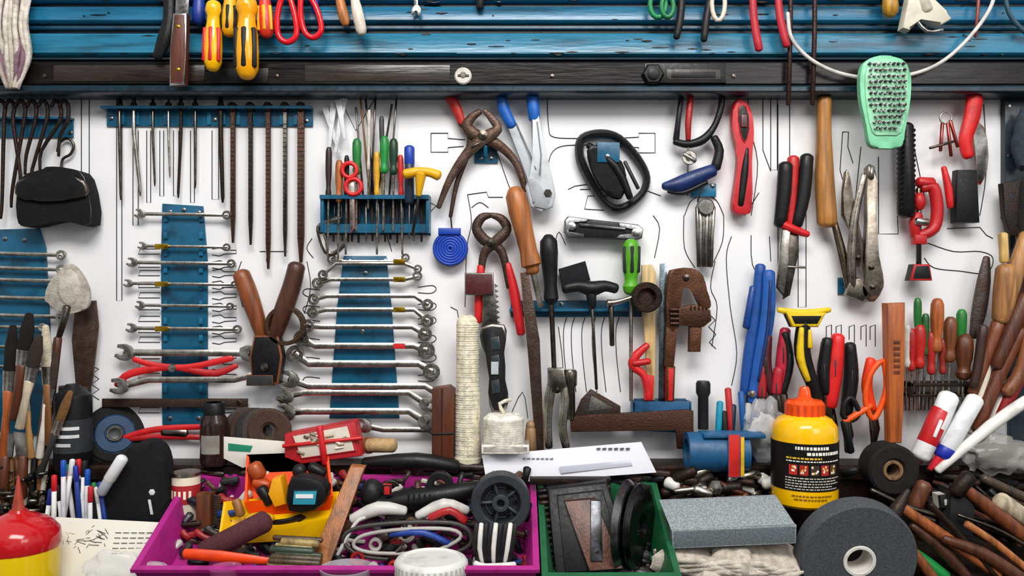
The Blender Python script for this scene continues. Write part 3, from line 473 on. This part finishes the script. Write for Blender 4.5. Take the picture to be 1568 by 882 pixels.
o=O('crate',130); o.p([(-20,884),(262,842),(268,850),(255,930),(-20,930)],-20,-4,'10406cp',2); o.b(72,884,262,930,-12,60,'144c78p',3)
o=O('instruction_sheet',160)
o.p([(76,797,-20),(252,806,-20),(256,856,10),(250,884,20),(70,884,20)],0,1.4,'e0ddd0c',.2)
for i in range(34):
    u,v=R.uniform(84,160),R.uniform(808,838); a=R.uniform(0,3.1); z=-20+(v-800)*.47+1.6; l=R.uniform(5,18); o.t([(u,v,z),(u+math.cos(a)*l,v+math.sin(a)*l*.5,z+math.sin(a)*l*.25)],.5,'66645cf',n=4,cap=0)
for j in range(5):
    for i in range(6): u=172+i*12;v=818+j*7;z=-20+(v-800)*.47+1; o.p([(u,v,z),(u+9,v,z),(u+9,v+1.2,z),(u,v+1.2,z)],0,.8,'8a887ef')
o=O('plastic_bag',222); o.e(185,876,0,62,28,12,'eef0f0t',.22,40,.05)
def tray(name,u0,u1,m,vb=729,db=66,dep=195,h=55,flare=10,tilt=22):
    o=O(name,0); sl,cl=math.sin(math.radians(tilt)),math.cos(math.radians(tilt))
    def q(u,a,hh): return (u,vb+a*sl+hh*cl,db+a*cl-hh*sl)
    mi=o.mi(m)
    def rect(i,hh): return [o.P(*q(u0+i,i,hh)),o.P(*q(u1-i,i,hh)),o.P(*q(u1-i,dep-i,hh)),o.P(*q(u0+i,dep-i,hh))]
    o.rings([rect(-5,5),rect(-5,0),rect(3,0),rect(4,2),rect(4+flare,h-4)],mi,0,1); o.rings([rect(-2,5),rect(flare-2,h),],mi,0,1); o.rings([rect(-5,5),rect(-2,5)],mi,0,0)
def R_(u,d): return 784+(u-784)*(D-d)/D
tray('storage_tray',R_(300,66)-8,R_(815,66),'a6207cp',vb=441+(729-441)*.95)
tray('storage_tray',R_(828,66),R_(1000,66),'185c38p',vb=441+(738-441)*.95)
# tray content
o=O('hardware_pile',84)
cols=['101012p','161618p','2a2a2cp','sk','b8b4acp','901c1cp','1a3a7ap','5a3a24w','3a3430i','c8c4bcp','0c0c0ep','1c1c1ep']
for i in range(380):
    u=R.uniform(290,806); v=R.uniform(736,876); w=(v-736)*1.12+R.uniform(-16,8)-4; a=R.uniform(0,6.3); l=R.uniform(10,42); r=R.uniform(2.5,8)
    if u<540: w-=14
    u2=min(max(u+math.cos(a)*l,292),808)
    o.t([(u,v,w),((u+u2)/2,v+math.sin(a)*l*.3,w+R.uniform(0,8)),(u2,v+math.sin(a)*l*.6,w)],[r,r*.8,r],R.choice(cols),sm=2,n=8)
for i in range(40):
    u=R.uniform(545,800); v=R.uniform(745,870); w=(v-736)*1.12; r=R.uniform(6,13); o.ring(u,v,r,r*.55,w-4,w+5,R.choice(['101012p','sk','c8c4bcp','2a2a2cp','7a5a3aw','a01c1cp']),18)
o=O('cable_bundle',165)
o.t(wpt([(530,830),(540,808),(600,798),(690,797),(720,812),(715,835),(660,850),(570,850)],12),3.5,'3a3634p',cl=1,sm=4); o.t(wpt([(545,832),(560,815),(620,806),(690,806),(705,820),(660,840),(580,842)],16),3,'a8a49ep',cl=1,sm=4)
o.t([(600,815,12),(650,810,20),(690,830,12)],5,'1a3a8ap',sm=3); o.t([(660,790,10),(690,778,14),(712,795,10)],6,'b01c20p',sm=3); o.t([(540,795,0),(580,778,2),(620,782,0)],[8,11,7],'c8c6c0p',sm=3); o.t([(640,790,0),(680,772,4),(715,782,0)],[7,10,7],'d0cec8p',sm=3)
o.t([(520,845,14),(545,800,10),(560,790,8)],[3,3,3],'c8c6c0p',sm=3); o.t([(525,860,20),(600,866,20),(700,850,16)],[3,3,3],'b8b4aep',sm=3)
o=O('angle_grinder',112); o.t([(560,770,14),(620,762,22),(700,750,22),(735,742,14)],[10,16,15,9],'111113p',sm=3); o.e(572,752,14,18,22,18,'1c1c1ep'); o.b(592,734,604,750,28,38,'d01818p',2); o.ring(675,738,20,9,10,24,'161618p')
for i in range(5): o.t([(630+i*8,748,37),(630+i*8,764,37)],1.4,'050505p')
o=O('storage_box',100)
def tub(o,t,bm_,m,w):
    mi=o.mi(m); n=len(t)
    A=[o.P(*p) for p in t]; B=[o.P(*p) for p in bm_]; A2=[o.P(p[0]+(4 if p[0]<sum(x[0] for x in t)/n else -4),p[1]+(3 if i<2 else -3),p[2]) for i,p in enumerate(t)]; B2=[o.P(p[0],p[1]-4,p[2]) for p in bm_]
    o.rings([B2,A2,A,B],mi,1,1)
tub(o,[(368,702,-30),(496,697,-30),(516,754,26),(382,764,26)],[(378,735,-30),(490,730,-30),(508,780,20),(390,784,20)],'ea4c0eg',3)
o=O('tape_measure',112); o.p([(448,738),(462,722),(500,730),(508,752),(490,774),(450,775)],4,34,'111215p',6,sm=2); o.p([(458,742),(495,742),(492,765),(456,765)],33,36,'2a90a8p',1.5); o.p([(462,748),(488,748),(488,754),(462,754)],35,37,'e8e8e8p')
o=O('tape_measure',104); o.p([(424,728),(438,724),(446,765),(428,770),(418,750)],4,30,'e8a008p',4); o.t([(405,745,16),(418,765,16)],9,'111113p')
o=O('tape_measure',84); o.e(462,718,14,11,11,10,'1a1a1cp'); o.t([(480,712,14),(498,722,14)],9,'121212p'); o.t([(392,712,10),(400,726,10)],12,'a8481cp'); o.t([(395,735,14),(415,740,14)],8,'b8480ep')
o=O('plastic_tub',128); tub(o,[(337,772,-16),(516,756,-16),(522,786,30),(345,812,30)],[(350,800,-12),(505,785,-12),(505,817,24),(362,826,24)],'e8b408g',3)
o.t([(365,765,10),(372,785,10)],7,'9a6a3aw'); o.e(400,790,10,24,8,12,'c89a10p')
o=O('wood_plank',128); o.p([(538,712,-10),(560,714,-10),(512,866,70),(484,858,70)],0,18,'a0602cw',1.5)
o=O('scrub_brush',100); o.b(308,752,330,822,0,24,'6a3a20w',3); 
for i in range(20): o.t([(332,756+i*3.2,12),(342,757+i*3.2,14)],1.8,'3a2a1cf')
o=O('sandpaper_sheet',180); o.t([(318,842,8),(408,796,8)],[17,17],'57262es',.9)
o=O('snap_knife',200); o.t([(286,846,6),(340,850,6),(420,858,6)],[8,9,5],'e84408p',.6,sm=2)
for i in range(9): o=O('wood_dowel',196); o.t([(415+R.random()*20,822+i*5,4+i*3),(480+R.random()*18,826+i*5,4+i*3)],R.uniform(4,7),R.choice(['7a6a40w','4c3a24w','a08a54w','2a3a2ap']))
o=O('caster_wheel',176); o.ring(767,765,45,30,0,26,'2b2f36p',40); o.lw(767,765,[(31,4),(31,14),(.01,15)],'1e2126p',32); o.ring(767,765,13,6,10,26,'30343cp',24); o.ring(767,765,24,22,13,17,'2a2d33p')
for i in range(5): a=i*1.256+.6; o.t([(767+math.cos(a)*12,765+math.sin(a)*12,16),(767+math.cos(a)*31,765+math.sin(a)*31,16)],3,'2b2f36p')
for i in range(6): o.lw(767+math.cos(i*1.047)*22,765+math.sin(i*1.047)*22,[(4,14),(3.5,17),(.01,17)],'0d0e12p',10)
o=O('cable_tie_bundle',200)
for i in range(9): o.t([(730+i*7.4,800,8),(728+i*7,835,14),(734+i*5.5,860,8)],[3.6,4,3.6],'dcdad4p' if i%3==1 else '1a1a1cp',.8,sm=2)
o.t([(728,858,16),(745,862,18),(788,860,16)],5,'d8d6d0p',sm=2)
o=O('glass_jar',235); U=660
o.lv(U,[(44,925),(47,905),(47,882),(50,880)],'b8b8b4p'); o.lv(U,[(54,878),(56,875),(56,860),(53,855),(48,853),(47,856),(2,856)],'d8d7d2p',40)
for i in range(40): o.patch(U,0,55.6,860,876,i*9,i*9+4,'c0beb8p',.8,1)
o=O('drinking_glass',240); o.lv(530,[(30,905),(40,872),(41,868),(38,868),(28,900)],'d8d4dct',32)
o.lv(345,[(14,905),(24,872),(25,868),(22,868)],'d070a8t',24)
o=O('bench_plane',130)
o.p([(838,748,-30),(930,738,-30),(968,872,40),(850,880,40)],0,28,'101012p',4); o.p([(852,756,-20),(922,748,-20),(950,850,32),(862,856,32)],26,30,'080809p',2)
o.p([(862,762,-16),(910,758,-16),(946,848,34),(896,852,34)],29,36,'6a3c28w',1.5); o.p([(902,760,-14),(918,760,-14),(916,838,28),(898,838,28)],36,39,'4a4c50m',.8); o.lw(908,828,[(4,60),(3,62),(.01,62)],'8a8a88m',10)
o.b(812,738,938,748,-40,-22,'1c1612i',2)
for i in range(14): o.t([(822+R.random()*8,760+i*8,i*5-30),(846,758+i*8,i*5-30)],5,R.choice(['101012p','1c1a18i','2a2420i']))
for i in range(26): q=i*4.6; o.t([(950+R.random()*36,752+q,i*3.2-36),(985+R.random()*10,756+q,i*3.2-36)],R.uniform(4,8),R.choice(['101012p','1c1a18i','2a2420i','3a3a3cp']))
o=O('grinding_disc',158); o.rt(962,805,0,0,64,0); o.ring(962,805,70,14,-4,4,'7a7c7cm',40); o.ring(962,805,60,56,4,6,'3f4142m',40); o.rt(986,806,6,0,62,0); o.ring(986,806,66,14,-3,3,'454749m',40)
o=O('cleaning_rag',150); o.rt(1110,850,20,0,0,2); o.e(1110,860,20,106,36,44,'c8bdaff',.22,48,.035)
for i in range(12): o.t([(1012+i*9,848+(i*7)%17,58-abs(i-5)*2),(1050+i*12,840+(i*5)%19,64),(1100+i*10,850+(i*3)%15,58)],[2,5,2],'cec4b6f',.7,sm=4)
o=O('whetstone',180); o.p([(1016,776,-44),(1200,768,-44),(1213,800,14),(1024,806,14)],0,6,'99a2a6s',1); o.p([(1024,806),(1213,798),(1212,826),(1026,834)],-4,22,'687278s',2)
o=O('pipe_fittings',70)
for i in range(60):
    u=R.uniform(1010,1180); v=R.uniform(728,780); a=R.uniform(-.6,.6); l=R.uniform(14,40); r=R.uniform(4,10); w=R.uniform(0,25)
    o.t([(u,v,w),(u+math.cos(a)*l,v+math.sin(a)*l,w+R.uniform(-5,10))],[r,r*.9],R.choice(['st','sk','ir','5a2c1ci','a0988am','d0cec8p','1a1a1cp','ir']),n=12)
o=O('bolt',90); o.t([(1060,745,20),(1082,752,20)],9,'st'); o.t([(1030,748,20),(1075,742,20)],5,'st'); o.lw(1092,742,[(10,10),(12,20),(8,26),(.01,27)],'st',6)
o=O('grinding_wheel',170); o.rt(1302,842,0,-10,0,0); o.lw(1302,842,[(24,0),(85,0),(88,3),(88,32),(85,36),(26,36),(23,33)],'4a4f54s',64,1); o.ring(1302,842,24.5,19,0,37.5,'dcd8d0p',32)
# hammers bottom right
for pts,r,m,hd in (([(1372,772),(1440,818),(1522,876)],[8,9,9],'a0582aw',1),([(1392,802),(1440,842),(1478,884)],[6,9,8],'4c2a1aw',0),([(1468,742),(1512,778),(1580,832)],[8,11,11],'7a4022w',2),([(1462,786),(1530,812),(1590,850)],[3,3,3],'sk',0),([(1330,748),(1380,772),(1440,790)],[4,5,5],'sk',0),([(1440,822),(1500,845),(1560,885)],[7,10,11],'5a301cw',0),([(1525,765),(1545,778),(1600,815)],[15,14,11],'cdbda0w',0),([(1500,730),(1560,758),(1600,770)],[7,8,8],'4a3a30w',0),([(1410,740),(1396,772)],[12,12],'6a3c24w',0),([(1420,770),(1480,835),(1520,880)],[5,5,5],'26201ci',0),([(1350,790),(1400,850),(1430,890)],[6,8,8],'8a4c28w',0),([(1475,800),(1520,830),(1580,880)],[6,6,6],'b06c3aw',0)):
    o=O('hammer' if hd else 'tool_handle',92+(pts[-1][1]-760)*.6+R.random()*12); o.t(wpt(pts,10),r,m,sm=4); p=pts[0]
    if hd==1: o.t([(p[0]-8,p[1]+14,10),(p[0],p[1],10),(p[0]+14,p[1]-24,10)],[11,10,4],'302c2ai',sm=3)
    if hd==2: o.t([(p[0]-10,p[1]+10,10),(p[0]+10,p[1]-14,10)],[12,12],'24201fi')
o=O('screwdriver',160); o.t([(1385,838,12),(1412,858,12),(1440,880,12)],[9,11,11],'12803ap',sm=3)
o=O('sledge_hammer',112); o.p([(1436,740),(1475,746),(1470,812),(1432,806)],0,40,'222224p',6); o.p([(1424,752),(1446,750),(1448,772),(1426,772)],6,30,'c8c2b8p',6)
o=O('scrap_pile',62)
for i in range(110):
    u=R.uniform(1385,1600); v=R.uniform(735,885); a=R.uniform(.2,.9); l=R.uniform(25,80); w=(v-735)*.7-8; r=R.uniform(2,7)
    o.t([(u,v,w),(u+math.cos(a)*l,v+math.sin(a)*l,w+l*.3)],[r,r*R.uniform(.6,1.2)],R.choice(['ir','ru','38221aw','1a1615i','sk','101010p','5a301cw','ir']),n=8)
for i in range(80):
    u=R.uniform(275,1560); v=R.uniform(720,750); l=R.uniform(16,50); o.t([(u,v,0),(u+l,v+R.uniform(-6,6),8)],R.uniform(3,6),R.choice(['ir','101012p','sk','38221aw']),n=8)
o=O('rubber_mallet',56); o.t([(560,706,12),(640,702,20),(700,712,12)],[8,13,10],'131212p',sm=3); o.t([(700,712,12),(790,716,12)],6,'2a1e1aw')
# ---------------- top hanging ----------------
o=O('cotton_mop',50); 
for i in range(22): u=1+i*2.3; o.t([(u,-20,R.uniform(0,14)),(u+R.uniform(-3,5),40,R.uniform(6,18)),(u+2+R.uniform(-2,2),90,R.uniform(6,16)),(14+i*.8,136,R.uniform(2,10))],[3.4,3.8,3.8,2.6],R.choice(['c9bfb0f','b0a698f','8a6a78f','d8d0c4f']),sm=5)
o=O('knife',50); o.t([(262,-20,8),(262,30,8),(256,60,8),(244,90,8)],[8,9,11,7],'111113p',.7,sm=4)
o=O('kitchen_knife',64); o.p([(272,-30),(292,-30),(290,26),(270,26)],2,5,'c4c4c4m',.5); o.p([(270,24),(291,24),(290,80),(288,132),(264,134),(266,80)],0,14,'5c2c1cw',3)
for v in (45,110): o.lw(278,v,[(3,14),(.01,15)],'gd',10)
drv('screwdriver',56,(331,108),(333,-20),96,14,'eab008g',3,'d01418p')
drv('screwdriver',44,(308,38),(310,-20),50,10,'12308ap',3)
drv('screwdriver',50,(356,56),(358,-20),66,13,'e8aa08p',3,'141414p')
drv('screwdriver',58,(384,120),(384,-20),112,18,'eaa00cg',4,'121214p')
drv('screwdriver',50,(412,58),(408,-20),70,12,'d0301cp',3,'f0b008p')
o=O('scissors',56); o.t(wpt([(440,-10),(428,20),(428,55),(442,67),(456,55),(452,20)],8),4.5,'d41420g',cl=1,sm=4); o.t(wpt([(466,-10),(462,20),(468,50),(482,60),(494,46),(484,10)],8),4.5,'d41420g',cl=1,sm=4); o.p([(445,-40),(465,-40),(466,0),(445,0)],4,10,'st',1)
drv('screwdriver',50,(531,40),(512,-40),60,8,'c07438w',3); drv('screwdriver',54,(556,54),(536,-40),74,9,'d8cebep',3); drv('screwdriver',46,(485,22),(478,-40),40,6,'1a3ab0p',2)
o=O('open_end_wrench',46); W(o,(638,18),(636,-30),7,7,'o','o',w=4); o=O('steel_rod',46); o.t([(735,-20),(735,12)],6,'1e1e1ep')
o=O('scissors',50); o.t(wpt(arc(1006,10,12,0,360,14,1.6)[:-1],8),4,'128048p',cl=1); o.t(wpt(arc(1020,14,9,0,360,14,1.8)[:-1],12),4,'107040p',cl=1)
o=O('pliers',50); o.t([(1044,-20,8),(1040,30,8),(1034,60,8)],[5,6,5],'1c1c1cp',sm=3); o.t([(1090,-20,8),(1080,30,8),(1076,64,8)],[5,6,5],'1c1c1cp',sm=3)
o=O('scissors',54); o.t(wpt(arc(1098,8,10,0,360,14,2.6)[:-1],8),3.5,'d8c8b8p',cl=1)
o=O('pliers',56); o.t([(1150,-20,8),(1152,30,8),(1160,78,8)],[5,6,6],'b0182ap',.8,sm=3); o.t([(1188,-20,8),(1192,30,8),(1202,72,8)],[5,6,6],'b0182ap',.8,sm=3)
for u in (1210,1247): o=O('iron_rod',56); o.t([(u+1,-30),(u,60),(u-3,160)],3.6,'2e1c18i')
drv('screwdriver',50,(1358,26),(1356,-40),40,12,'c89430w',3)
o=O('hose_nozzle',56); o.p([(1384,0),(1412,-8),(1440,22),(1450,34),(1432,44),(1400,30),(1386,52),(1374,48)],0,18,'ccc6b4p',4); o.t([(1392,30,14),(1412,52,14),(1436,50,14)],3,'c0c0bcm',sm=3); o.t([(1400,-10,10),(1412,20,12)],[10,11],'bdb6a4p')
o=O('steel_cable',62); o.t([(1528,-30),(1515,15),(1480,62),(1440,96),(1395,114),(1340,120),(1285,112),(1240,90),(1212,58),(1206,20)],3,'c9c6c0p',sm=6)
o=O('steel_cable',56); o.t([(1536,-30),(1545,20),(1570,50)],3.5,'2c4a5ap',sm=4); o.t([(1500,-20),(1494,56)],2.5,'8a3a2ap')
o=O('scrub_brush',76)
o.p([(1328,92),(1350,88),(1376,93),(1388,110),(1389,150),(1380,205),(1376,226),(1350,229),(1328,224),(1322,195),(1313,150),(1314,108)],0,12,'7ccb9ep',3,sm=3)
o.p([(1330,98),(1350,94),(1374,99),(1383,115),(1382,150),(1374,205),(1350,208),(1330,205),(1320,150),(1320,112)],12,14,'98d8b0p',1,sm=3)
for j in range(12):
    for i in range(8):
        u=1325+i*7.3+(j%2)*2; v=102+j*8.8
        if abs(u-1351)<30-abs(j-4)*.8-(j>7)*(j-7)*1.2:
            for q in range(3): o.t([(u+q-1,v+(q%2),13),(u+q*1.6-1.6+R.uniform(-1,1),v+R.uniform(-1.5,1.5),20)],[1.4,1.2],R.choice(['5a4a50f','7a6a70f','c8bcc4f','6a5a60f']),n=5,cap=0)
for o in ALL: o.fin()
# ---------------- camera & light ----------------
cam=bpy.data.cameras.new('camera'); co=bpy.data.objects.new('camera',cam); sc.collection.objects.link(co)
co.location=(0,-D*S,CZ); co.rotation_euler=(math.pi/2,0,0); cam.sensor_width=36; cam.lens=36*D/1568; sc.camera=co
def area(n,loc,tgt,sx,sy,e,c):
    l=bpy.data.lights.new(n,'AREA'); l.shape='RECTANGLE'; l.size=sx; l.size_y=sy; l.energy=e; l.color=c
    b=bpy.data.objects.new(n,l); b.location=loc; b.rotation_euler=(V(tgt)-V(loc)).to_track_quat('-Z','Y').to_euler(); sc.collection.objects.link(b)
area('added_area_light',(.05,-1.75,3.0),(0.05,0,1.5),1.5,.7,58,(1,.975,.94)); area('added_area_light',(1.4,-2.2,2.4),(0.2,0,1.4),1.0,.8,12,(1,.98,.96))  # added soft key and weaker light from the right, no actual ceiling fixtures
w=bpy.data.worlds.new('world'); sc.world=w; w.use_nodes=True; N=w.node_tree.nodes; L=w.node_tree.links
tc=N.new('ShaderNodeTexCoord'); nz=N.new('ShaderNodeTexNoise'); rp=N.new('ShaderNodeValToRGB'); nz.inputs['Scale'].default_value=2.2
sx=N.new('ShaderNodeSeparateXYZ'); ma=N.new('ShaderNodeMath'); ma.operation='MULTIPLY_ADD'; ma.inputs[1].default_value=.14
L.new(tc.outputs['Generated'],sx.inputs[0]); L.new(sx.outputs[2],ma.inputs[0]); L.new(nz.outputs[0],ma.inputs[2])
L.new(tc.outputs['Generated'],nz.inputs[0]); L.new(ma.outputs[0],rp.inputs[0]); L.new(rp.outputs[0],N['Background'].inputs[0])
rp.color_ramp.elements[0].position=.44; rp.color_ramp.elements[1].position=.6; rp.color_ramp.elements[0].color=(.05,.055,.06,1); rp.color_ramp.elements[1].color=(1,1,1,1)
N['Background'].inputs[1].default_value=.75
